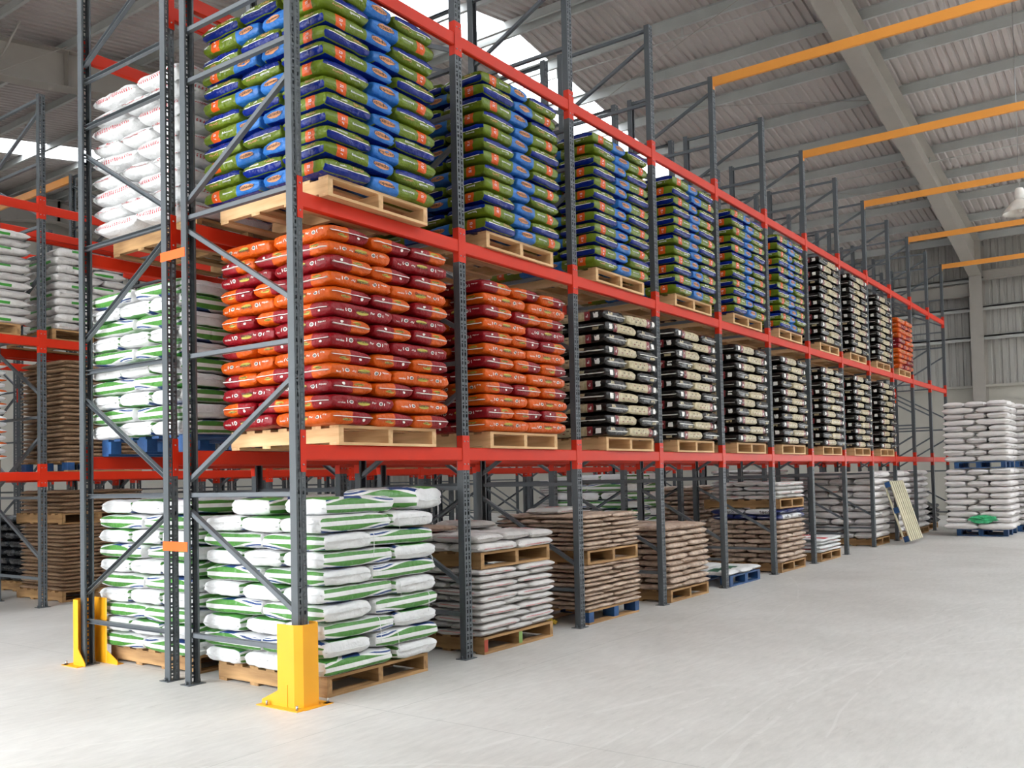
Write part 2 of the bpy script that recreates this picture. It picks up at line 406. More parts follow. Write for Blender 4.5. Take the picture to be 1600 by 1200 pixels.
# ------------------------------------------------------------------ racking
def post_mesh():
    m = MB(); xs = [0, .016, .028, .036, .044, .052, .064, .080]; yy = [0, 0, 0, 0, .004, 0, 0, 0]
    yy = [0, 0, 0, 0, .0, 0, 0, 0]
    xs = [0, .013, .028, .0375, .0425, .052, .067, .080]; dep = {3: .0, 4: .0}
    pit = H / 91; zz = []
    for k in range(91):
        for a in (0, .14, .52, .70, .84): zz.append(k * pit + a * pit)
    zz.append(H)
    NX = len(xs); vs = [(x, .0 if i not in (3, 4) else .0035, z) for z in zz for i, x in enumerate(xs)]
    fs = []
    for r in range(len(zz) - 1):
        for c in range(NX - 1):
            if c in (1, 5) and r % 5 in (1, 3): continue
            fs.append((r * NX + c, r * NX + c + 1, (r + 1) * NX + c + 1, (r + 1) * NX + c))
    m.add(vs, fs)
    fl_ = [(0, 0), (0, .062), (.014, .062)]; fr = [(.08, 0), (.08, .062), (.066, .062)]
    for pl in (fl_, fr):
        vs = [(x, y, z) for z in (0, H) for x, y in pl]; m.add(vs, [(0, 1, 4, 3), (1, 2, 5, 4)])
    me = m.mesh('post', M_post, fixn=False)
    bm = bmesh.new(); bm.from_mesh(me); bmesh.ops.remove_doubles(bm, verts=bm.verts[:], dist=1e-5)
    bm.to_mesh(me); bm.free()
    o = bpy.data.objects.new('tmp', me); COL.objects.link(o)
    md = o.modifiers.new('s', 'SOLIDIFY'); md.thickness = .0026; md.offset = 0
    dg = bpy.context.evaluated_depsgraph_get()
    out = bpy.data.meshes.new_from_object(o.evaluated_get(dg)); out.name = 'post'
    bpy.data.objects.remove(o); return out
ME_post = post_mesh()
def channel(m, p0, p1, x=.022, wf=.034, h=.034, t=.003):
    # channel brace in the YZ plane from p0=(y,z) to p1
    d = Vector((0, p1[0] - p0[0], p1[1] - p0[1])); L = d.length; d.normalize(); nrm = Vector((1, 0, 0)).cross(d)
    T = Matrix(((1, d.x, nrm.x, x), (0, d.y, nrm.y, p0[0]), (0, d.z, nrm.z, p0[1]), (0, 0, 0, 1)))
    m.box(0, 0, -h / 2, t, L, h / 2, 0, T); m.box(0, 0, -h / 2, wf, L, -h / 2 + t, 0, T); m.box(0, 0, h / 2 - t, wf, L, h / 2, 0, T)
FRAME_H = [.36, 1.39, 2.42, 3.46, 4.49, 4.88, 5.70, 6.545]
FRAME_D = [(.59, 1.27), (2.19, 1.50), (2.69, 3.37), (4.26, 3.58), (5.02, 5.58), (6.40, 5.83)]   # front z, rear z
frame = thing('rack_upright_frame', (0, 0, 0), label='grey perforated steel rack frame at the near corner, guarded by a yellow protector', cat='rack frame', group='upright frames of the pallet racks')
link('post', ME_post, frame); link('post', ME_post, frame, (.08, DEP, 0), (0, 0, PI))
for z in FRAME_H:
    m = MB(); channel(m, (.03, z), (DEP - .03, z)); m.build('brace', M_brace, frame)
for a, b in FRAME_D:
    m = MB(); channel(m, (.03, a), (DEP - .03, b)); m.build('diagonal_brace', M_brace, frame)
for y0, y1 in ((-.02, .09), (DEP - .09, DEP + .02)):
    m = MB(); m.box(-.03, y0, 0, .11, y1, .006)
    for bx in (-.015, .095): m.tube([(bx, (y0 + y1) / 2, 0), (bx, (y0 + y1) / 2, .03)], .008, 6)
    m.build('foot_plate', M_post, frame)
setkids(frame)
def beam_thing():
    b = thing('rack_beam', (0, 0, 0), label='x', cat='rack beam', group='load beams of the pallet racks')
    m = MB(); L = P - .08; c = .008
    pts = [(0, c), (c, 0), (.05 - c, 0), (.05, c), (.05, .108 - c), (.05 - c, .108), (c, .108), (0, .108 - c)]
    m.prism([(a, z - .108) for a, z in pts], .0856, P - .006, 'x'); m.build('beam_rail', M_beam, b)
    for s in (0, 1):
        m = MB(); x0 = .0385 if s == 0 else P + .0
        x1 = .0835 if s == 0 else P + .0385
        m.box(x0, -.0045, -.185, x1, -.001, .098)
        xf = .0815 if s == 0 else P - .0058
        m.box(xf, -.004, -.185, xf + .004, .055, .098)
        for zb_ in (.05, -.135):
            m.tube([((x0 + x1) / 2 - .002, -.011, zb_), ((x0 + x1) / 2 - .002, -.003, zb_)], .006, 6, 1)
        m.build('end_connector', [M_beam, M_bolt], b)
    setkids(b); return b
beam0 = beam_thing()
C_OFF = (1.63 - 1.7); ZC = .969
racks = [  # name, front y, rot of frames, first i, last i, x offset, z scale
    ('front rack beside the aisle', 0.0, 0, 0, 12, 0.0, 1.0),
    ('rack backing the front rack', 1.455, PI, 0, 12, 0.0, 1.0),
    ('first rack across the rear aisle', 6.73, 0, 0, 12, C_OFF, ZC),
    ('second rack across the rear aisle', 8.15, PI, 1, 12, C_OFF + .06, ZC),
    ('farthest rack, front row', 13.5, 0, 3, 12, 0.0, 1.0),
    ('farthest rack, back row', 14.9, PI, 3, 12, 0.0, 1.0)]
used_f = used_b = False
for rn, (rname, y0, rz, i0, i1, xo, zsx) in enumerate(racks):
    for i in range(i0, i1 + 1):
        x = P * i + xo; nth = NTH[i - i0]
        lab = 'grey perforated rack frame, %s from the near end, %s' % (nth, rname)
        loc = (x, y0, 0) if rz == 0 else (x + .08, y0 + DEP, 0)
        if not used_f: frame['label'] = 'grey perforated rack frame, first at the near end, front rack beside the aisle'; used_f = True
        else: dup(frame, loc, (0, 0, rz), lab, scale=(1, 1, zsx))
        if i < i1:
            for lv, z in enumerate((Z1, Z2, Z3)):
                for side in (0, 1):
                    if rn >= 4 and lv == 1 and side: continue
                    lab = 'red-orange load beam, %s level, %s bay, %s side, %s' % (('lowest', 'middle', 'top')[lv], nth, ('aisle', 'inner')[side if rz == 0 else 1 - side], {0: 'front rack', 1: 'second rack', 2: 'third rack', 3: 'fourth rack', 4: 'fifth rack', 5: 'sixth rack'}[rn])
                    if side == 0: loc, rot = (x, y0, z * zsx), (0, 0, 0)
                    else: loc, rot = (x + P + .08, y0 + DEP, z * zsx), (0, 0, PI)
                    if not used_b:
                        beam0.location = loc; beam0['label'] = lab; used_b = True
                    else: dup(beam0, loc, rot, lab)
# frames across the right-hand aisle that carry the tie beams, and the amber tie beams
for k_, i in enumerate((4, 6, 8, 10, 12)):
    dup(frame, (P * i, -5.5, 0), (0, 0, 0), 'grey perforated rack frame across the aisle, carrying the %s amber tie beam' % NTH[k_])
    t = thing('tie_beam', (P * i, 0, 0), label='amber steel tie beam high over the aisle, %s from the camera' % NTH[k_], cat='tie beam', group='amber tie beams over the aisle')
    m = MB(); m.box(.02, -4.24, 6.47, .06, -.001, 6.585); m.build('rail', M_yel, t)
    m = MB(); m.box(.012, -.006, 6.43, .07, -.001, 6.59); m.build('end_plate', M_yel, t)
for k_, i in enumerate((2, 4)):
    t = thing('tie_beam', (P * i + C_OFF + .06, 0, 0), label='amber tie beam above the rear aisle, %s from the left' % NTH[k_], cat='tie beam', group='amber tie beams over the rear aisle')
    m = MB(); m.box(.02, 8.15 + DEP, 6.27, .06, 13.5, 6.385); m.build('rail', M_yel, t)
# spacers tying the two back-to-back racks
for i in range(0, 13, 3):
    for z, wd in ((1.01, 'lower'), (3.2, 'upper')):
        m = MB(); m.box(-.004, DEP - .045, z - .035, -.0005, 1.525, z + .035); m.box(-.004, 1.455, z - .035, .04, 1.459 - .006, z + .035)
        o = m.build('row_spacer', M_spacer); o.location.x = P * i
        tag(o, 'orange steel row spacer, %s one at the %s frame pair' % (wd, NTH[i]), 'spacer', 'orange spacers between the paired racks')
# yellow column guards
def guard(loc, rot, label):
    t = thing('post_guard', loc, (0, 0, rot), label, 'post guard', 'yellow post guards')
    pl = [(-.075, .12), (-.075, -.045), (-.04, -.095), (.085, -.095), (.12, -.045), (.12, .03)]
    th = .006; m = MB()
    inn = [(x * .93 + .002, y * .93) for x, y in pl]
    for i in range(len(pl) - 1):
        a, b, c, d = pl[i], pl[i + 1], inn[i + 1], inn[i]
        vs = [(p[0], p[1], z) for z in (.006, .54) for p in (a, b, c, d)]
        m.add(vs, [(0, 1, 2, 3), (4, 5, 6, 7), (0, 1, 5, 4), (1, 2, 6, 5), (2, 3, 7, 6), (3, 0, 4, 7)])
    m.build('shield', M_guard, t)
    m = MB(); m.box(-.125, -.13, 0, -.07, .28, .006); m.box(-.07, -.14, 0, .17, -.09, .006); m.box(.115, -.13, 0, .17, .10, .006); m.build('base_plate', M_guard, t)
    for x in (-.078, .117):
        m = MB(); e = .28 if x < 0 else .14
        m.prism([(.02, .006), (e, .006), (e, .03), (.02, .15)], x, x + .006, 'x'); m.build('gusset', M_guard, t)
    for bx, by in ((-.1, .2), (-.1, -.1), (.145, -.11)):
        m = MB(); m.tube([(bx, by, 0), (bx, by, .035)], .009, 6); m.build('anchor_bolt', M_bolt, t)
guard((0, 0, 0), 0, 'yellow angled post guard around the near corner post')
guard((.08, 1.455 + DEP, 0), PI, 'yellow post guard around the outer post at the left end of the rack')

# ------------------------------------------------------------------ pallets (prototype meshes, copied)
def pallet_proto(mats, block=False, corner=None):
    t = thing('wooden_pallet', (0, 0, -50), label='p', cat='pallet', group='pallets')
    W, D, h = 1.0, 1.2, .14; wv, wd = mats
    nb = 7
    for k in range(nb):
        y = k * (D - .1) / (nb - 1); m = MB(); m.box(0, y, h - .02, W, y + .095, h); m.build('top_board', wv, t)
    for k in range(3):
        x = (0, .48, .955)[k]
        if block:
            for yk in (0, .53, 1.06):
                m = MB(); m.box(x - (.04 if k == 2 else 0), yk, .02, x + (.045 if k == 2 else .09), yk + .14, h - .02); m.build('block', wd, t)
        else:
            m = MB()
            if corner and k == 0: mm = M_redwood
            elif corner and k == 1: mm = M_grnwood
            else: mm = wd
            m.box(x, 0, .02, x + .045, D, h - .02); m.build('stringer', wd, t)
            if corner and k < 2:
                m = MB(); m.box(x - .001, -.002, .02, x + .046, .0, h - .02); m.build('painted_end', mm, t)
    for k in range(4 if not block else 3):
        y = k * (D - .1) / (3 if not block else 2); m = MB(); m.box(0, y, 0, W, y + .095, .02); m.build('bottom_board', wv, t)
    setkids(t); return t
M_creamw = mat('pale_weathered_boards', (214, 204, 176), .8, 0, .12, 3, .1, 30)
P_new = pallet_proto((M_wood, M_woods)); P_old = pallet_proto((M_wood2, M_wood2s)); P_blue = pallet_proto((M_wood2, M_bluewood), True); P_lean = pallet_proto((M_creamw, M_bluewood), True)
P_blue2 = pallet_proto((M_bluewood, M_bluewood), True); P_red = pallet_proto((M_wood2, M_wood2s), False, True)
PROTOS = [P_new, P_old, P_blue, P_blue2, P_red, P_lean]; first_used = set()
def pallet(pr, x, y, z, label, group='pallets under the stacks', rot=(0, 0, 0), word=None):
    return dup(pr, (x, y, z), rot, label, group)

# ------------------------------------------------------------------ text glyphs
_g = {}
def glyph(txt, size):
    if txt not in _g:
        c = bpy.data.curves.new('t', 'FONT'); c.body = txt; c.align_x = 'CENTER'; c.align_y = 'CENTER'; c.resolution_u = 2; c.offset = .012
        o = bpy.data.objects.new('t', c); COL.objects.link(o)
        me = bpy.data.meshes.new_from_object(o.evaluated_get(bpy.context.evaluated_depsgraph_get()))
        bm = bmesh.new(); bm.from_mesh(me); bmesh.ops.triangulate(bm, faces=bm.faces[:])
        _g[txt] = ([(v.co.x, v.co.y) for v in bm.verts], [tuple(v.index for v in f.verts) for f in bm.faces])
        bm.free(); bpy.data.objects.remove(o)
    V, Fc = _g[txt]; return [(a * size, b * size) for a, b in V], Fc

# ------------------------------------------------------------------ bags
class Bag:
    """soft bag surface: unit cube [-1,1]^3 mapped onto a filled bag"""
    def __init__(s, l, w, t, seed, style='block', amp=.005):
        s.l, s.w, s.t, s.seed, s.style, s.amp = l, w, t, seed, style, amp
    def P(s, x, y, z):
        l, w, t = s.l / 2, s.w / 2, s.t / 2; sd = s.seed * 7.31
        if s.style == 'block':
            X = l * x * (1 - .05 * z ** 4 - .03 * y ** 6)
            Y = w * y * (1 - .07 * z ** 4) * (1 - .05 * x ** 6)
            Z = t * z * (1 - .22 * abs(y) ** 9) * (1 - .16 * abs(x) ** 9)
        else:
            e = abs(x)
            k = max(0.0, 1 - e ** (7 if s.style == 'pillow' else 9)) ** .5
            kk = .10 + .90 * k
            X = l * x * (1 - .03 * z ** 4)
            Y = w * y * (1 - .07 * z * z * k) * (1 - .04 * e ** 6) * (.94 + .06 * k)
            Z = t * z * kk * (1 - (.30 if t < .05 else .40) * abs(y) ** (8 if t < .05 else 5))
            # the sewn ends droop a little
            Z -= .12 * t * e ** 8
        p = Vector((X, Y, Z)); q = Vector((x * 2.1 + sd, y * 1.7 - sd, z * 1.3 + sd * .5))
        n1 = noise.noise(q) * s.amp * 1.7; n2 = noise.noise(q * 2.7) * s.amp
        pl = math.sin(y * 9 + sd) * .3 * s.amp * abs(x) ** 10 + math.sin(z * 5 + y * 14 + sd) * s.amp * .35 * abs(x) ** 6
        p.z += (n1 + n2) * (.6 if abs(z) > .5 else z)
        p.y += (noise.noise(q + Vector((5, 5, 5))) * s.amp * 1.5 + n2 * .7 + pl) * y
        p.x += noise.noise(q * 1.4 + Vector((9, 1, 3))) * s.amp * 2.0 * abs(x) + pl
        return p
def bag_mesh(name, B, zones, mats, decals=(), nx=15, ny=8, nz=5, xs_extra=()):
    xs = sorted(set([round(-1 + 2 * i / nx, 4) for i in range(nx + 1)] + [.965, -.965] + list(xs_extra)))
    xs = [x for i, x in enumerate(xs) if i == 0 or x in xs_extra or not any(0 < abs(x - e) < .045 for e in xs_extra)]
    ys = sorted([round(-1 + 2 * i / ny, 4) for i in range(ny + 1)] + [-.95, .95]); zl = [-1, -.78, -.4, 0, .4, .78, 1] if nz > 4 else [-1, -.5, .0, .5, 1]
    m = MB(); idx = {}
    def vid(x, y, z):
        k = (x, y, z)
        if k not in idx: idx[k] = len(m.v); m.v.append(tuple(B.P(x, y, z)))
        return idx[k]
    def face(q, fn, u, v): m.f.append(tuple(vid(*p) for p in q)); m.m.append(zones(fn, u, v)); m.sm.append(True)
    for i in range(len(xs) - 1):
        xa, xb = xs[i], xs[i + 1]; u = (xa + xb) / 2
        for j in range(len(ys) - 1):
            ya, yb = ys[j], ys[j + 1]
            face([(xa, ya, 1), (xb, ya, 1), (xb, yb, 1), (xa, yb, 1)], 'top', u, (ya + yb) / 2)
            face([(xa, yb, -1), (xb, yb, -1), (xb, ya, -1), (xa, ya, -1)], 'bot', u, (ya + yb) / 2)
        for j in range(len(zl) - 1):
            za, zb_ = zl[j], zl[j + 1]
            face([(xa, -1, za), (xb, -1, za), (xb, -1, zb_), (xa, -1, zb_)], 'side-', u, (za + zb_) / 2)
            face([(xb, 1, za), (xa, 1, za), (xa, 1, zb_), (xb, 1, zb_)], 'side+', u, (za + zb_) / 2)
    for i in range(len(ys) - 1):
        for j in range(len(zl) - 1):
            ya, yb, za, zb_ = ys[i], ys[i + 1], zl[j], zl[j + 1]
            face([(-1, yb, za), (-1, ya, za), (-1, ya, zb_), (-1, yb, zb_)], 'end-', (ya + yb) / 2, (za + zb_) / 2)
            face([(1, ya, za), (1, yb, za), (1, yb, zb_), (1, ya, zb_)], 'end+', (ya + yb) / 2, (za + zb_) / 2)
    # printed decals lie on the skin. faces: 'side-','side+','end-','top'
    def put(fc, a, b, off):
        if fc == 'side-': p = B.P(a / (B.l / 2), -1, b / (B.t / 2)); p.y -= off
        elif fc == 'side+': p = B.P(-a / (B.l / 2), 1, b / (B.t / 2)); p.y += off
        elif fc == 'end-': p = B.P(-1, -a / (B.w / 2), b / (B.t / 2)); p.x -= off
        elif fc == 'top': p = B.P(a / (B.l / 2), b / (B.w / 2), 1); p.z += off
        return p
    for (fc, kind, ca, cb, arg, size, mi, off) in decals:
        if kind == 'text':
            V, Fc = glyph(arg, size); m.add([put(fc, ca + a, cb + b, off) for a, b in V], Fc, mi)
        elif kind == 'oval':
            ra, rb = size; vs = [put(fc, ca, cb, off)]; N = 18
            for r in (.5, 1):
                for k in range(N): vs.append(put(fc, ca + ra * r * math.cos(2 * PI * k / N), cb + rb * r * math.sin(2 * PI * k / N), off))
            fs = [(0, 1 + k, 1 + (k + 1) % N) for k in range(N)] + [(1 + k, 1 + N + k, 1 + N + (k + 1) % N, 1 + (k + 1) % N) for k in range(N)]
            m.add(vs, fs, mi)
        elif kind == 'rect':
            ra, rb = size; NA = max(2, int(ra / .02)); NB = 3; vs = []
            for i in range(NA + 1):
                for j in range(NB + 1): vs.append(put(fc, ca - ra + 2 * ra * i / NA, cb - rb + 2 * rb * j / NB, off))
            m.add(vs, [(i * (NB + 1) + j, (i + 1) * (NB + 1) + j, (i + 1) * (NB + 1) + j + 1, i * (NB + 1) + j + 1) for i in range(NA) for j in range(NB)], mi)
        elif kind == 'ticks':
            n_, = arg; ra, rb = size
            for q in range(n_):
                rr_ = min(ra, B.w * .4) if fc == 'end-' else ra; a = ca - rr_ + 2 * rr_ * (q + .5) / n_; s_ = .008 if B.t > .1 else .005
                vs = [put(fc, a - s_, cb - rb, off), put(fc, a + s_ * .4, cb - rb, off), put(fc, a + s_ * 1.6, cb + rb, off), put(fc, a, cb + rb, off)]
                m.add(vs, [(0, 1, 2, 3)], mi)
    return m.mesh(name, mats, fixn=False)

KIND = {}
def mk(kind, nvar, fn): KIND[kind] = [fn(v) for v in range(nvar)]

# green / blue pet food bag (outward end is -x)
def green_bag(v):
    B = Bag(.685, .455, .120, 11 + v, amp=.0055)
    mats = [M_green, M_orange, M_lblue, M_navy, M_whitep, M_tan, M_dark]
    def z(f, u, q):
        if f.startswith('side'): return 1 if -.68 < u < -.40 else (2 if u > .22 else 0)
        if f == 'end-': return 3 if q < 0 else (4 if q < .2 * 0 + .05 else 0)
        if f == 'end+': return 2
        if f == 'bot': return 3 if abs(u) < .9 else 0
        return 0 if u < .2 else 2
    D = []
    for f, s in (('side-', 1), ('side+', -1)):
        D += [(f, 'oval', s * .205, -.004, None, (.082, .030), 5, .0020), (f, 'text', s * .205, .002, 'Ganador', .050, 6, .0032),
              (f, 'text', s * -.03, 0, 'Balanceado', .028, 4, .0022), (f, 'text', s * -.185, .004, '25', .034, 4, .0022), (f, 'text', s * -.185, -.03, 'kg', .022, 4, .0022)]
    D += [('end-', 'rect', 0, .002, None, (.19, .0035), 4, .0025), ('end-', 'text', .09, .03, 'Ganador', .032, 5, .0025), ('end-', 'text', -.08, .03, 'Balanceado', .024, 4, .0025)]
    return bag_mesh('green_bag', B, z, mats, D, nx=12, ny=6, xs_extra=(-.68, -.40, .22))
mk('green', 4, green_bag)
# red / orange pet food bag
def red_bag(v):
    B = Bag(.61, .405, .110, 31 + v, amp=.0065)
    mats = [M_red, M_or2, M_whitep, M_lime, M_dark, M_greyp]
    a, b = (0, 1)
    def z(f, u, q):
        if f == 'side-': return a
        if f == 'side+': return b
        if f in ('end-', 'end+'): return (a if u < 0 else b)
        return a if q < 0 else b
    D = []
    for f in ('side-', 'side+'):
        D += [(f, 'oval', 0, -.008, None, (.06, .018), 3, .002), (f, 'text', 0, .008, 'Ganador', .038, 4, .0032), (f, 'text', .098, .004, 'Por', .028, 2, .0025)]
        for c in (-.125, .165): D += [(f, 'oval', c, 0, None, (.021, .018), 2, .002), (f, 'oval', c, -.001, None, (.015, .012), 5, .0032)]
        D += [(f, 'rect', -.165, 0, None, (.004, .016), 2, .002), (f, 'rect', .205, 0, None, (.004, .016), 2, .002), (f, 'text', -.225, -.012, 'cerdos', .026, 2, .0022), (f, 'text', .245, .02, '25 kg', .018, 2, .0022)]
    D += [('end-', 'oval', -.06, -.02, None, (.05, .012), 3, .002), ('end-', 'text', -.06, -.02, 'Ganador', .022, 4, .003), ('end-', 'oval', .1, -.02, None, (.014, .012), 2, .002)]
    return bag_mesh('red_bag', B, z, mats, D, nx=10, ny=8)
mk('red', 4, red_bag)
# black / cream pet food bag
def black_bag(v):
    B = Bag(.66, .44, .121, 51 + v, amp=.006)
    mats = [M_black, M_cream, M_maroon, M_whitep, M_dark]
    def z(f, u, q):
        if f.startswith('side'): return 2 if -.50 < u < -.28 else (1 if u > -.28 else 0)
        if f == 'end+': return 1
        return 0
    D = []
    for f, s in (('side-', 1), ('side+', -1)):
        D += [(f, 'rect', s * -.235, 0, None, (.030, .036), 3, .002), (f, 'text', s * -.128, 0, 'P', .062, 3, .0022)]
        for q in range(5): D += [(f, 'rect', s * (.0 + .05 * q), .018 * (-1) ** q, None, (.016, .006), 4 if q % 2 else 2, .002)]
    D += [('end-', 'rect', .10, -.022, None, (.045, .016), 1, .002), ('end-', 'rect', 0, .012, None, (.19, .003), 3, .0045)]
    return bag_mesh('black_bag', B, z, mats, D, nx=12, ny=6, xs_extra=(-.5, -.28))
mk('black', 4, black_bag)
# green, white and navy feed sack
def feed_bag(v):
    B = Bag(.67, .45, .126, 71 + v, amp=.0075)
    mats = [M_feed, M_white, M_feedtop, M_redp, M_gr2]
    def z(f, u, q):
        if f.startswith('side'): return 0 if u > -.985 else 1
        if f.startswith('end'): return 1
        if f == 'bot': return 1
        return 2
    D = [('top', 'text', .12, -.05, 'v', .05, 3, .003), ('end-', 'rect', 0, -.012, None, (.17, .0015), 1, .004)]
    return bag_mesh('feed_sack', B, z, mats, D, nx=12, ny=6)
mk('feed', 4, feed_bag)
def soft(kind, l, w, t, m0, n, amp=.007, style='pillow', deco=None, m1=None, zf=None):
    def fn(v):
        B = Bag(l, w, t, 90 + v * 3 + len(kind), style, amp)
        D = deco(v) if deco else []
        return bag_mesh(kind + '_sack', B, zf or (lambda f, u, q: 0), [m0] + (m1 or []), D, nx=10, ny=6, nz=4)
    mk(kind, n, fn)
soft('tick', .72, .46, .15, M_white, 3, .012, 'pillow', lambda v: [(f_, 'ticks', .03 * q_, .012 - .03 * q_, (18,), (.30, .012), 1, .004) for f_ in ('side-', 'side+', 'end-') for q_ in (0, 1)], [M_redp])
soft('small', .56, .37, .064, M_pale, 3, .006, 'round', lambda v: [('side-', 'ticks', 0, -.012, (30,), (.2, .004), 1, .003), ('top', 'ticks', 0, 0, (30,), (.2, .02), 1, .004), ('side+', 'ticks', 0, -.012, (30,), (.2, .004), 1, .003)], [M_redp])
soft('kraft', .56, .37, .052, M_kraft, 3, .006, 'round')
soft('kraftb', .56, .37, .082, M_kraft, 3, .008, 'round')
soft('weave', .58, .38, .060, M_kraft2, 3, .006)
soft('puff', .66, .46, .14, M_puff, 3, .012, 'round')
soft('grey', .58, .40, .11, M_pale, 3, .008, 'pillow', None, [M_gr2], lambda f, u, q: 1 if (f.startswith('side') and q < -.2 and u > -.3) else 0)
soft('darkb', .60, .42, .13, M_darkbag, 2, .012, 'round')
soft('orangew', .56, .40, .085, M_white, 2, .006, 'pillow', None, [M_or2], lambda f, u, q: 1 if (f.startswith('side') and q < 0) else 0)
soft('redw', .56, .37, .068, M_white, 2, .006, 'pillow', None, [M_redp], lambda f, u, q: 1 if (f == 'top' and abs(u) < .4) else 0)
soft('greenw', .60, .42, .075, M_white, 2, .008, 'pillow', None, [mat('deep_green_print', (24, 96, 62), .4)], lambda f, u, q: 1 if (f == 'top' and -.5 < u < .3) else 0)
soft('tech', .60, .40, .092, M_white, 2, .008, 'round', lambda v: [('side-', 'text', .05, .0, 'tech', .10, 2, .004), ('side+', 'text', .05, .0, 'tech', .10, 2, .004)], [M_navy2, M_dark], lambda f, u, q: 1 if u < -.35 else 0)
for k_, l_ in (('mk', 0),):
    pass
TH = {'green': .115, 'red': .107, 'black': .1185, 'feed': .1215}
NAMES = {'green': ('green_pet_food_bag', 'bag'), 'red': ('red_pet_food_bag', 'bag'), 'black': ('black_pet_food_bag', 'bag'), 'feed': ('striped_feed_sack', 'sack'),
         'tick': ('ticked_white_sack', 'sack'), 'small': ('small_white_sack', 'sack'), 'kraft': ('thin_paper_sack', 'sack'), 'kraftb': ('plump_paper_sack', 'sack'), 'weave': ('brown_woven_sack', 'sack'),
         'puff': ('puffy_white_sack', 'sack'), 'grey': ('pale_grey_sack', 'sack'), 'darkb': ('black_plastic_sack', 'sack'), 'orangew': ('orange_white_sack', 'sack'), 'redw': ('red_white_sack', 'sack'), 'greenw': ('green_white_sack', 'sack'), 'tech': ('navy_white_sack', 'sack')}
SHORT = {'green': 'green and blue bag', 'red': 'red and orange bag', 'black': 'black and cream bag', 'feed': 'green and white sack',
         'tick': 'white sack with red ticks', 'small': 'small white sack', 'kraft': 'thin brown sack', 'kraftb': 'plump brown sack', 'weave': 'flat brown woven sack',
         'puff': 'puffy white sack', 'grey': 'pale grey and green sack', 'darkb': 'shiny black sack', 'orangew': 'white and orange sack', 'redw': 'white and red sack', 'greenw': 'white and green sack', 'tech': 'white and navy sack'}
# seam strips for the near stacks
def seam_mesh(kind, v):
    B = {'red': Bag(.61, .405, .110, 31 + v, amp=.0065), 'black': Bag(.66, .44, .121, 51 + v, amp=.006), 'feed': Bag(.67, .45, .126, 71 + v, amp=.0075)}[kind]
    m = MB(); N = 14; zc = .1 if kind != 'feed' else -.25; vs = []
    for i in range(N + 1):
        y = -.93 + 1.86 * i / N; p = B.P(-1, y, zc); fl_ = .014 + .004 * math.sin(i * 1.7 + v)
        for dx, dz in ((.002, .0), (-fl_, -.003), (-fl_, .0015), (.002, .004)): vs.append((p.x + dx, p.y, p.z + dz))
    fs = []
    for i in range(N):
        for q in range(4): fs.append((i * 4 + q, i * 4 + (q + 1) % 4, (i + 1) * 4 + (q + 1) % 4, (i + 1) * 4 + q))
    m.add(vs, fs); return m.mesh('end_seam', M_whitep if kind != 'feed' else M_white)
SEAM = {k: [seam_mesh(k, v) for v in range(4)] for k in ('red', 'black', 'feed')}

COUNT = {}; BAGS = []; FULL = [True]
MDIM = {'green': (.685, .455, .120), 'red': (.61, .405, .110), 'black': (.66, .44, .121), 'feed': (.67, .45, .126), 'tick': (.72, .46, .15), 'small': (.56, .37, .064), 'kraft': (.56, .37, .052),
        'kraftb': (.56, .37, .082), 'weave': (.58, .38, .060), 'puff': (.68, .475, .145), 'grey': (.58, .40, .11), 'darkb': (.60, .42, .13), 'orangew': (.56, .40, .085), 'redw': (.56, .37, .068), 'greenw': (.60, .42, .075), 'tech': (.60, .40, .092)}
def put_bag(kind, x, y, z, rz, flip, label, group, seam=False, tilt=(0, 0), slot=None):
    var = R_.randrange(len(KIND[kind])); me = KIND[kind][var]
    rot = Euler((tilt[0] + (PI if flip else 0), tilt[1], rz), 'XYZ')
    nm, ct = NAMES.get(kind, ('sack', 'sack'))
    o = link(nm, me, None, (x, y, z), rot)
    BAGS.append((o, kind, FULL[0]))
    if slot:
        a = MDIM[kind]; o.scale = (slot[0] / a[0], slot[1] / a[1], slot[2] / a[2])
    tag(o, label, ct, group)
    if seam and kind in SEAM: link('end_seam', SEAM[kind][var], o)
    return o
def jit(a): return R_.uniform(-a, a)
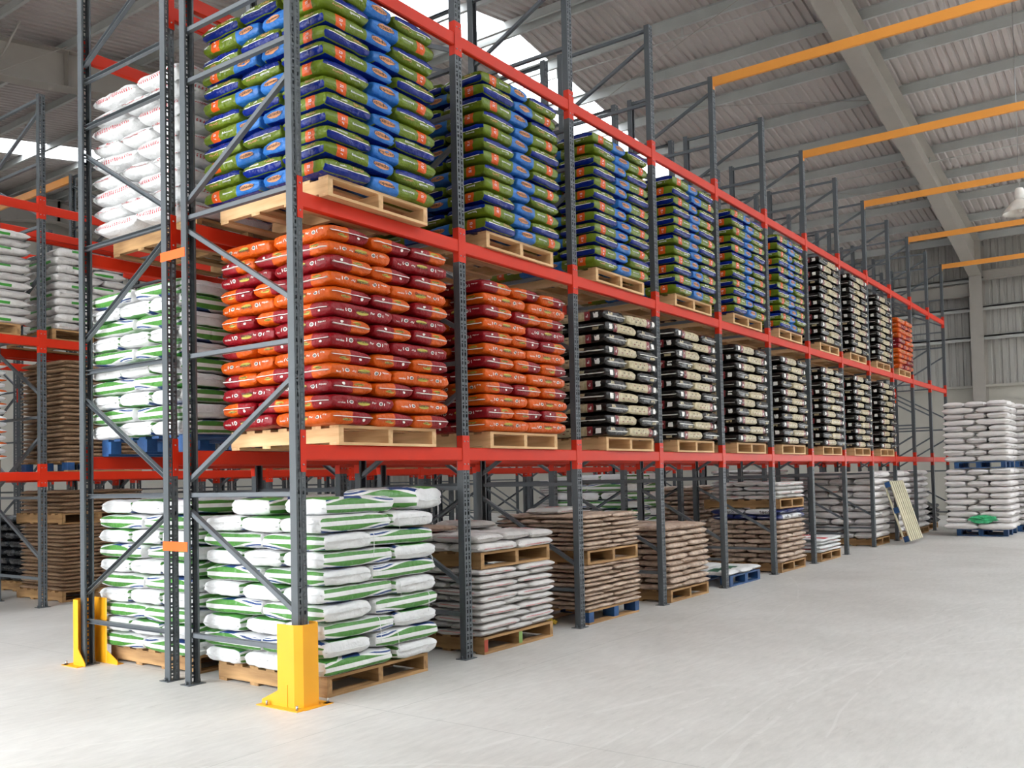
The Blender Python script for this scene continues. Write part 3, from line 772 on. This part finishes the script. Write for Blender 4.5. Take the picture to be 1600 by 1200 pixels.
def stack(kind, pattern, x0, y0, z0, n, pitch, dims, where, start=0, seam=False, full=False, j=.008, topfull=False, lean=0.0, skip=()):
    """pattern 5: 3 lengthwise + 2 crosswise, alternating; 6: 3x2 / 2x3. x0,y0 = near front-left corner of the load"""
    FULL[0] = full; l, wd = dims; group = '%ss, %s' % (SHORT[kind], where)
    for k in range(n):
        z = z0 + pitch * (k + .5); typ = (k + start) % 2; items = []
        if pattern == 5:
            W = l + wd
            if typ == 0:     # long bags with ends to -X on the left (3), two cross bags on the right
                for q in range(3): items.append((l / 2, wd * (q + .5) * (2 * l / (3 * wd)), 0, ('front left corner', 'left middle', 'rear left corner')[q], True))
                items.append((l + wd / 2, l / 2, PI / 2, 'front right corner', True)); items.append((l + wd / 2, l * 1.5, -PI / 2, 'rear right', False))
            else:
                items.append((wd / 2, l / 2, PI / 2, 'front left corner', True)); items.append((wd / 2, l * 1.5, -PI / 2, 'rear left corner', True))
                for q in range(3): items.append((wd + l / 2, wd * (q + .5) * (2 * l / (3 * wd)), PI, ('front right corner', 'right middle', 'rear right')[q], q == 0))
        else:
            if typ == 0:
                sx = 2 * l / (3 * wd) if True else 1
                for q in range(3):
                    items.append((wd * sx * (q + .5), l / 2, PI / 2, ('front left corner', 'front middle', 'front right corner')[q], True))
                    items.append((wd * sx * (q + .5), l * 1.5, -PI / 2, ('rear left corner', 'rear middle', 'rear right')[q], q == 0))
            else:
                for q in range(3):
                    dy = 2 * l / 3
                    items.append((l / 2, dy * (q + .5), 0, ('front left corner', 'left middle', 'rear left corner')[q], True))
                    items.append((l * 1.5, dy * (q + .5), PI, ('front right corner', 'right middle', 'rear right')[q], q == 0))
        ln = lean * k
        for (dx, dy, rz, pos, vis) in items:
            if not (vis or full or (topfull and k >= n - 1)): continue
            if (k, pos) in skip: continue
            lay = (ORD[k] + ' layer') if k < n - 1 else 'top layer'
            label = '%s, %s, %s, %s' % (SHORT[kind], pos, lay, where)
            if rz in (0, PI) and abs(rz) < 4 and kind == 'red' and R_.random() < .0: pass
            sw = 2 * l / 3 if (pattern == 5 and pos in ('left middle', 'right middle', 'rear left corner', 'rear right', 'front left corner', 'front right corner') and (rz in (0, PI))) else wd
            if pattern == 6: sw = wd * (2 * l / (3 * wd)) if True else wd
            put_bag(kind, x0 + dx + jit(j) + ln, y0 + dy + jit(j), z + jit(.002), rz + jit(.022 if pitch > .1 else .045), R_.random() < .5, label, group, seam, (jit(.014), jit(.012)), slot=(l + R_.uniform(-.022, -.004), sw + R_.uniform(-.022, -.006), pitch * R_.uniform(.96, 1.0)))
def load(kind, pattern, bay, off, yf, zlev, n, dims, where, pal=P_new, pitch=None, palword='pale new wooden pallet', **kw):
    x0 = P * bay + off; L = (dims[0] + dims[1]) if pattern == 5 else 2 * dims[0]
    pitch = pitch or TH[kind]
    pallet(pal, x0 + (L - 1.0) / 2, yf + .055, zlev, '%s carrying the %ss, %s' % (palword, SHORT[kind], where), 'pallets on the racks')
    stack(kind, pattern, x0, yf, zlev + .14, n, pitch, dims, where, **kw)

BAY = ['first bay', 'second bay', 'third bay', 'fourth bay', 'fifth bay', 'sixth bay', 'seventh bay', 'eighth bay', 'ninth bay', 'tenth bay', 'eleventh bay', 'twelfth bay']
gD, rD, kD, fD = (.69, .46), (.615, .41), (.665, .45), (.675, .46)
# --- front rack, upper shelf
for b, off in enumerate((.17, .26, .32, .36, .33, .27)):
    load('green', 5, b, off, -.13 if b == 0 else -.08, Z2, 12, gD, 'upper shelf, ' + BAY[b], start=1, full=(b == 0))
for b, off in ((6, .50), (7, .45), (8, .45)):
    load('black', 5, b, off, -.06, Z2, 12 if b < 8 else 11, kD, 'upper shelf, ' + BAY[b], start=0)
load('red', 6, 9, .42, -.05, Z2, 10, rD, 'upper shelf, tenth bay', start=0)
# --- front rack, lower shelf
load('red', 6, 0, .24, -.08, Z1, 13, rD, 'lower shelf, first bay', start=0, seam=True, full=True, topfull=True)
load('red', 6, 1, .22, -.08, Z1, 12, rD, 'lower shelf, second bay', start=1, seam=True)
for b, off in ((2, .46), (3, .34), (4, .35), (5, .28), (6, .42), (7, .45), (8, .45)):
    load('black', 5, b, off, -.08, Z1, 11, kD, 'lower shelf, ' + BAY[b], start=1 if b in (2,) else 0, seam=b < 4)
# --- rack behind: first bay
load('feed', 5, 0, .10, 1.42, Z1, 10, fD, 'lower shelf, second rack', P_blue2, palword='blue pallet', pitch=.1215, start=0, seam=True, full=True)
load('tick', 6, 0, .12, 1.42, Z2, 9, (.66, .44), 'upper shelf, second rack', P_old, palword='worn wooden pallet', pitch=.136, start=0, full=True)
for b in (1, 2, 3, 4, 5): load('feed', 5, b, .25, 1.5, Z1, 9, fD, 'second rack lower shelf, ' + BAY[b], P_blue2, palword='blue pallet', start=b % 2)
# --- ground level, front rack
def gpal(pr, x, y, z, label): pallet(pr, x, y, z, label, 'pallets on the ground')
gpal(P_old, .24, .0, 0, 'worn pallet on the floor under the near green and white sacks')
stack('feed', 5, .17, -.06, .14, 9, .1215, fD, 'floor stack in the first bay', start=0, seam=True, full=True, topfull=True, j=.014)
# loose top sacks
put_bag('feed', .62, .26, .14 + 9.5 * .1215, 0, False, 'green and white sack lying lengthwise on top of the floor stack, near corner', 'top sacks of the near floor stack', True)
put_bag('feed', .55, .78, .14 + 9.5 * .1215, 0, False, 'green and white sack on top of the floor stack, behind the near corner sack', 'top sacks of the near floor stack', True)
put_bag('feed', 1.28, .38, .14 + 9.74 * .1215, PI / 2 + .3, False, 'big white sack with navy and green arcs, resting crooked on top at the right', 'top sacks of the near floor stack', True, slot=(.66, .47, .17))
gpal(P_old, .25, 1.5, 0, 'worn pallet on the floor under the green and white sacks of the second rack')
stack('feed', 5, .18, 1.43, .14, 10, .1215, fD, 'floor stack of the second rack', start=1, seam=True, full=True, topfull=True, j=.014)
# second bay: small white sacks
SD = (.55, .367)
gpal(P_red, 1.93, .0, 0, 'worn pallet with red and green painted ends under the small white sacks')
stack('small', 6, 1.87, -.02, .14, 10, .0565, SD, 'lower stack, second bay floor', start=0, j=.012)
gpal(P_old, 1.93, .02, .705, 'worn pallet riding on top of the small white sacks')
stack('small', 6, 1.87, -.02, .845, 2, .075, SD, 'upper stack, second bay floor', start=1, j=.012, topfull=True)
o = put_bag('small', 2.66, .80, 1.035, 1.25, False, 'rumpled small white sack lying loose across the small white sacks', None)
o = put_bag('kraft', 2.15, .86, 1.028, 1.4, False, 'loose brown sack lying on the small white sacks', None)
# third bay: thin brown sacks
gpal(P_blue, 3.60, .03, 0, 'blue and bare wood pallet under the thin brown sacks')
stack('kraft', 6, 3.52, .0, .14, 10, .0445, SD, 'lower stack, third bay floor', start=1, j=.012)
gpal(P_old, 3.60, .03, .585, 'worn pallet riding on top of the thin brown sacks')
stack('kraft', 6, 3.52, .0, .725, 8, .0445, SD, 'upper stack, third bay floor', start=0, j=.012, topfull=True)
o = put_bag('small', 3.86, .62, 1.115, .2, False, 'single white sack lying on top of the thin brown sacks', None)
# fourth bay
gpal(P_old, 5.32, .02, 0, 'yellowish wooden pallet under the plump brown sacks, fourth bay')
stack('kraftb', 6, 5.25, .0, .14, 11, .067, SD, 'floor stack, fourth bay', start=0, j=.015, topfull=True)
# fifth bay
gpal(P_blue2, 6.925, .0, 0, 'blue pallet carrying two flat layers of white and green sacks')
stack('greenw', 6, 6.86, -.03, .14, 1, .068, SD, 'low stack, fifth bay floor', start=0, full=True, j=.01)
# sixth bay
gpal(P_old, 8.75, .0, 0, 'wooden pallet under the brown sacks, sixth bay')
stack('kraftb', 6, 8.68, -.02, .14, 9, .069, SD, 'floor stack, sixth bay', start=0, j=.012)
stack('tech', 6, 8.68, -.02, .14 + 9 * .069, 2, .082, SD, 'above the brown sacks, sixth bay', start=1, j=.008)
gpal(P_old, 8.75, .0, .925, 'wooden pallet riding above the white and navy sacks')
stack('small', 6, 8.68, -.02, 1.065, 4, .062, SD, 'top of the sixth bay floor stack', start=0, j=.012, topfull=True)
# seventh bay
gpal(P_old, 10.50, .0, 0, 'wooden pallet under the low white and red sacks')
stack('redw', 6, 10.45, -.02, .14, 4, .058, SD, 'low stack, seventh bay floor', start=0, j=.012, topfull=True)
# wrapped puffy white stacks
for q, (x0, n, wd_) in enumerate(((13.72, 10, 'ninth bay floor'), (15.42, 10, 'tenth bay floor'), (17.12, 10, 'eleventh bay floor'))):
    gpal(P_old, x0 + .1, .05, 0, 'wooden pallet under the puffy white sacks, ' + wd_)
    stack('puff', 5, x0, .0, .14, n, .129, (.68, .455), wd_, start=q % 2, j=.016, topfull=True, skip={(9, 'rear right')})
gpal(P_old, 18.9, .2, 0, 'wooden pallet under the dark stack, twelfth bay')
stack('darkb', 6, 18.85, .15, .14, 4, .115, (.56, .38), 'low stack, twelfth bay floor', start=0, j=.012, topfull=True)
# stacks standing in the aisle at the far right
for q, (x0, y0, tiers, nm) in enumerate(((17.1, -1.80, 2, 'near double stack in the aisle'), (18.75, -2.75, 2, 'far double stack in the aisle'))):
    for t_ in range(tiers):
        zb0 = t_ * 1.44; tn = ('lower', 'upper')[t_]
        pallet(P_blue2, x0 + 1.2 + .0, y0 + .04, zb0, 'blue pallet under the %s tier, %s' % (tn, nm), 'pallets in the aisle', rot=(0, 0, PI / 2))
        stack('puff', 6, x0 - .05, y0 - .06, zb0 + .142, 10, .129, (.66, .44), '%s tier, %s' % (tn, nm), start=0, j=.012, topfull=True, skip={(0, 'front left corner'), (0, 'rear left corner')} if (q == 0 and t_ == 0) else ())

# --- loads beyond the rear aisle
load('weave', 6, 1, .22, 6.72, Z1 * ZC, 25, (.57, .38), 'third rack lower shelf', P_blue, palword='blue and wood pallet', pitch=.0515, start=0)
load('grey', 6, 1, .14, 6.70, Z2 * ZC, 10, (.46, .31), 'third rack upper shelf, right stack', P_old, palword='worn pallet', pitch=.104, start=0)
load('grey', 6, 0, .30, 6.70, Z2 * ZC, 11, (.62, .40), 'third rack upper shelf, left stack', P_old, palword='worn pallet', pitch=.104, start=1)
load('orangew', 6, 0, .12, 6.72, Z1 * ZC, 15, (.57, .38), 'third rack lower shelf, left end', P_old, palword='worn pallet', pitch=.078, start=1)
gpal(P_old, 2.02, 6.98, 0, 'worn pallet under the flat brown woven sacks, rear aisle floor')
stack('weave', 6, 1.98, 6.9, .14, 18, .0475, (.57, .38), 'lower stack, rear aisle floor', start=0)
gpal(P_old, 2.02, 6.98, .995, 'yellowish pallet riding on the flat brown woven sacks')
stack('weave', 6, 1.98, 6.9, 1.135, 6, .05, (.57, .38), 'upper stack, rear aisle floor', start=1, topfull=True)
gpal(P_old, 2.35, 8.55, 0, 'worn pallet under the shiny black sacks')
stack('darkb', 6, 2.3, 8.5, .14, 8, .118, (.57, .38), 'fourth rack floor', start=0)
for b in (3, 4, 5): load('grey', 6, b, .2, 6.72, Z1 * ZC, 9, (.57, .38), 'third rack lower shelf, ' + BAY[b], P_old, palword='worn pallet', pitch=.104)
# seen through the gap under the lowest beams
def far_stack(kind, x0, y0, n, pitch, dims, where, start=0, z=.14, pal=P_old):
    gpal(pal, x0 + .08, y0 + .04, z - .14, 'pallet under the %ss, %s' % (SHORT[kind], where)); stack(kind, 6, x0, y0, z, n, pitch, dims, where, start=start)
far_stack('small', 13.75, 6.75, 20, .062, (.57, .38), 'third rack floor, far bay')
far_stack('small', 3.75, 6.75, 16, .062, (.57, .38), 'third rack floor, third bay')
far_stack('small', 5.45, 6.75, 18, .062, (.57, .38), 'third rack floor, fourth bay')
gpal(P_blue2, 7.0, 1.55, 0, 'blue pallet under the tall green and white stack, second rack')
stack('feed', 5, 6.95, 1.5, .14, 11, .1215, fD, 'second rack floor, fifth bay', start=0, topfull=True)
far_stack('kraftb', 9.0, 1.52, 15, .075, (.57, .38), 'second rack floor, sixth bay')
far_stack('small', 12.15, 1.52, 22, .062, (.57, .38), 'second rack floor, eighth bay')
far_stack('small', 15.4, 1.52, 20, .062, (.57, .38), 'second rack floor, tenth bay')

FULL[0] = True
# --- loose things
# pallet leaning against the rack
d = dup(P_lean, (15.22, -.36, .045), tuple(Matrix(((0, -1, 0), (.29, 0, -.957), (.957, 0, .29))).to_euler()), 'blue and white wooden pallet leaning upright against the white sacks', 'leaning pallet', scale=(1.2, .82, 1))
# green plastic film on the low white sack
def crumple(name, c, r, m_, label, cat, seed, sq=(1, 1, .5)):
    bm = bmesh.new(); bmesh.ops.create_icosphere(bm, subdivisions=4, radius=1)
    for v in bm.verts:
        n_ = noise.noise(v.co * 2.2 + Vector((seed, 0, 0))) * .9 + abs(noise.noise(v.co * 5 + Vector((seed, 3, 0)))) * .35
        v.co = Vector((v.co.x * sq[0], v.co.y * sq[1], v.co.z * sq[2])) * r * (1 + n_)
    me = bpy.data.meshes.new(name); bm.to_mesh(me); bm.free(); me.materials.append(m_)
    for p in me.polygons: p.use_smooth = False
    zmin = min(v.co.z for v in me.vertices); o = link(name, me, None, (c[0], c[1], c[2] - zmin)); return tag(o, label, cat)
put_bag('puff', 17.19, -1.54, .14 + .07, PI / 2, False, 'puffy white sack bulging out at the foot of the aisle stack, right', 'puffy white sacks at the foot of the aisle stack', slot=(.72, .50, .14))
put_bag('puff', 17.19, -.86, .14 + .07, PI / 2, False, 'puffy white sack bulging out at the foot of the aisle stack, left', 'puffy white sacks at the foot of the aisle stack', slot=(.72, .50, .14))
crumple('plastic_film', (16.99, -1.32, .272), .085, mat('green_plastic_film', (70, 190, 130), .3, 0, .15, 12), 'crumpled green plastic film lying on the lowest white sack', 'plastic film', 3.3, (.7, 2.6, .7))
crumple('plastic_scrap', (3.42, .36, 0), .035, mat('yellow_plastic_scrap', (200, 170, 60), .4), 'small crumpled yellow plastic scrap on the floor under the rack', 'scrap', 8.1, (1.2, 1.4, .7))
# pendant lamp
t = thing('pendant_lamp', (14.0, -2.60, 5.98), label='white bell-shaped high-bay lamp hanging at the right edge', cat='lamp')
m = MB(); m.lathe([(.0, .42), (.06, .42), (.075, .38), (.08, .26), (.06, .22)], (0, 0, 0), 20); m.build('gear_housing', mat('white_enamel', (236, 236, 232), .4), t)
m = MB(); m.lathe([(.07, .23), (.15, .17), (.24, .06), (.29, -.02), (.285, -.025), (.235, .05), (.145, .16), (.065, .22)], (0, 0, 0), 28)
m.build('shade', mat('ribbed_acrylic', (214, 206, 196), .2), t)
m = MB(); m.lathe([(.0, .10), (.03, .09), (.045, .05), (.03, .0), (.0, -.01)], (0, 0, 0), 14); m.build('bulb', mat('frosted_bulb', (240, 232, 225), .3), t)
m = MB(); m.tube([(0, 0, .42), (0, 0, zs(14) - .2 - 5.98)], .006, 6); m.build('suspension_wire', M_bolt, t)
# tie strings hanging from the white sacks
def string(x, y, z, ln, label):
    m = MB(); a = jit(.02); m.tube([(0, 0, 0), (.004, -.012, -.02), (a * .5, -.018, -ln * .5), (a, -.016, -ln)], .0022, 5)
    o = m.build('tie_string', M_white); o.location = (x, y, z); tag(o, label, 'string', 'white tie strings on the sacks')
for q, (x, z) in enumerate(((.86, 1.23), (1.30, 1.33), (.62, 1.10), (.88, .74), (1.18, .62), (.66, .50), (1.22, .90), (.84, .38))):
    string(x, -.065, z, .12 + .03 * (q % 3), 'white tie string hanging down the front of the near green sack stack, %s' % NTH[q])

# remove the pallet prototypes parked below the floor
for pr in PROTOS:
    for c in KIDS[pr.name]: bpy.data.objects.remove(c)
    bpy.data.objects.remove(pr)

# ------------------------------------------------------------------ leave out repeats that stand wholly behind others
from collections import Counter
VIS = '11111111111111111111111111111111111111111111111111111111111111111111111101101110111111011011101101110111111011011101101110110111011011101101110111111111011001101100110110011011001101100111111011011001101100110110011011001101100111110011011001101100110110011011001101100111111011001101100110110011011001101100110110011011001101100110110011011001101100110110011011001101100110110011011001101100110111100101111001011110010111100101111001111111111111111111111111111111111111111111111111111111111111111111111111111111111111111101011111010111110111111101011111010111111101101110111111011011101101110110111011011001101100110110011011001101100111011011001101100110110011011001101100110011011001101100110110011011001101100110011011001101100110110011011001101100111011011001101100110110011011001101100110011011001101100110110011011001101100111111111111111111111111111111111111111111111111111111111111111111111111111111111111111111111111111111111000000000000000000000000000000000000000000000000000000000000000000000000000000000000000000000000000000000000000000000000000000000000000000000000000000000000011111111111111111111111111111111111111111111111111111111111111111111111111111111111111111111111111111111101111111011111110111111101111111011111111111111101011111011111110101111101111111010111011111011111110111111111111111110110111110101111101111111110111110101111101011111011111111111111111111111111111111111111111111111111111111111111111110111110101111110011111111111111111111111111111111111111111111111111111111111111111111111111111111111111111111111111111111111101111001011110000111111111111111111111111111111111111111111111111111111111111111111111111111111111111111111111111111111111111111111111111111111111111111111111111111111111111111111111111011111111111111111111111001011111011111100101111101011111010111110101111001011111010111100101111101110111111101111111011111111111111111011010000010100000101000001010000010100000101000100000101000001010000010100000101000001010000010100000101001110101111101111111011111110111111101111111011111110101111101111111111111111111011111111111111101011001011110010111100101111001011000000000000000000000000000000000000000000000000000000000000000000000000000000000000000000000000000000000000010000010100000101000001010000010100000101000001010000010100000101000001010000010000000000000000000000000000000000000000000000000000000000000000100111001001110010011100100111001001110010011100100111001001110010011100101111110111111011111111111111111111111110111100001111000011110000111110111111101010111010111110111111011101110111011101110111011101110111011101110111011101110111011101110111111111111111111000101010100110100111101011011011011110100111101001111011010110111011111111001111'
#VISDATA
def drop(o):
    for c in list(o.children): bpy.data.objects.remove(c)
    bpy.data.objects.remove(o)
def cull():
    """VIS holds one digit per bag: 0 left out, 1 kept, 2 joined into the distant pile of its kind"""
    pile = {}
    for (o, kind, full), c in zip(BAGS, VIS):
        if c == '0': drop(o)
        elif c == '2': pile.setdefault(kind, []).append(o)
    for kind, extra in pile.items():
        bm = bmesh.new()
        for o in extra:
            t_ = o.data.copy(); t_.transform(o.matrix_basis); bm.from_mesh(t_)
        me = bpy.data.meshes.new('sack_pile'); mm = list(extra[0].data.materials); bm.to_mesh(me); bm.free()
        me.materials.clear()
        for m_ in mm: me.materials.append(m_)
        for o in extra: drop(o)
        tag(link('distant_' + NAMES[kind][0] + 's', me), 'remaining %ss in the farthest stacks' % SHORT[kind], 'bags', None, 'stuff')
    for nm in UNSEEN.split():
        o = bpy.data.objects.get(nm)
        if o: drop(o)
UNSEEN = 'rack_beam.081 rack_beam.082 rack_beam.083 rack_beam.087 rack_beam.088 rack_beam.089 rack_beam.093 rack_beam.094 rack_beam.095 rack_beam.099 rack_beam.100 rack_beam.101 rack_beam.105 rack_beam.106 rack_beam.107 rack_beam.111 rack_beam.112 rack_beam.113 rack_beam.117 rack_beam.118 rack_beam.119 rack_beam.123 rack_beam.124 rack_beam.125 rack_beam.129 rack_beam.130 rack_beam.131 rack_beam.135 rack_beam.136 rack_beam.137 rack_beam.140 rack_beam.141 rack_beam.142 rack_beam.143 rack_beam.149 rack_beam.159 rack_beam.160 rack_beam.164 rack_beam.165 rack_beam.166 rack_beam.170 rack_beam.171 rack_beam.172 rack_beam.173 rack_beam.176 rack_beam.177 rack_beam.178 rack_beam.179 rack_beam.182 rack_beam.183 rack_beam.184 rack_beam.185 rack_beam.188 rack_beam.189 rack_beam.190 rack_beam.191 rack_beam.194 rack_beam.195 rack_beam.196 rack_beam.197 rack_beam.200 rack_beam.201 rack_beam.202 rack_beam.203 rack_beam.206 rack_beam.207 rack_beam.208 rack_beam.209 rack_beam.211 rack_beam.212 rack_beam.213 rack_beam.214 rack_beam.215 rack_beam.225 rack_beam.228 rack_beam.230 rack_beam.231 rack_beam.233 rack_beam.236 rack_beam.237 rack_beam.238 rack_beam.239 rack_beam.242 rack_beam.243 rack_beam.244 rack_beam.245 rack_beam.248 rack_beam.249 rack_beam.250 rack_beam.251 rack_beam.254 rack_beam.255 rack_beam.256 rack_beam.257 rack_beam.260 rack_beam.261 rack_beam.262 rack_beam.263 rack_beam.266 rack_beam.267 rack_beam.268 rack_beam.269 rack_beam.272 rack_beam.273 rack_beam.274 rack_beam.275 rack_beam.278 rack_beam.279 rack_beam.280 rack_beam.281 rack_beam.284 rack_beam.285 rack_beam.289 rack_beam.290 rack_beam.291 rack_beam.294 rack_beam.295 rack_beam.296 rack_beam.299 rack_beam.300 rack_beam.301 rack_beam.303 rack_beam.304 rack_beam.305 rack_beam.306 rack_beam.308 rack_beam.309 rack_beam.310 rack_beam.311 rack_beam.313 rack_beam.314 rack_beam.315 rack_beam.316 rack_beam.319 rack_beam.320 rack_beam.321 rack_beam.324 rack_beam.325 rack_beam.326 rack_beam.330 rack_beam.334 rack_beam.335 rack_beam.336 rack_beam.339 rack_beam.340 rack_beam.341 rack_beam.344 rack_beam.345 rack_beam.346 rack_beam.348 rack_beam.349 rack_beam.350 rack_beam.351 rack_beam.354 rack_beam.355 rack_beam.356 rack_beam.358 rack_beam.359 rack_beam.360 rack_beam.361 rack_beam.363 rack_beam.364 rack_beam.365 rack_beam.366 rack_beam.368 rack_beam.369 rack_beam.370 rack_beam.371 wooden_pallet.027 wooden_pallet.028 wooden_pallet.029 wooden_pallet.030 wooden_pallet.031 wooden_pallet.062'
#UNSEENDATA
if VIS and len(VIS) == len(BAGS):
    assert len(VIS) == len(BAGS), (len(VIS), len(BAGS))
    cull()
print('COUNTS', Counter(o.name.split('.')[0] for o in COL.objects if o.parent is None))
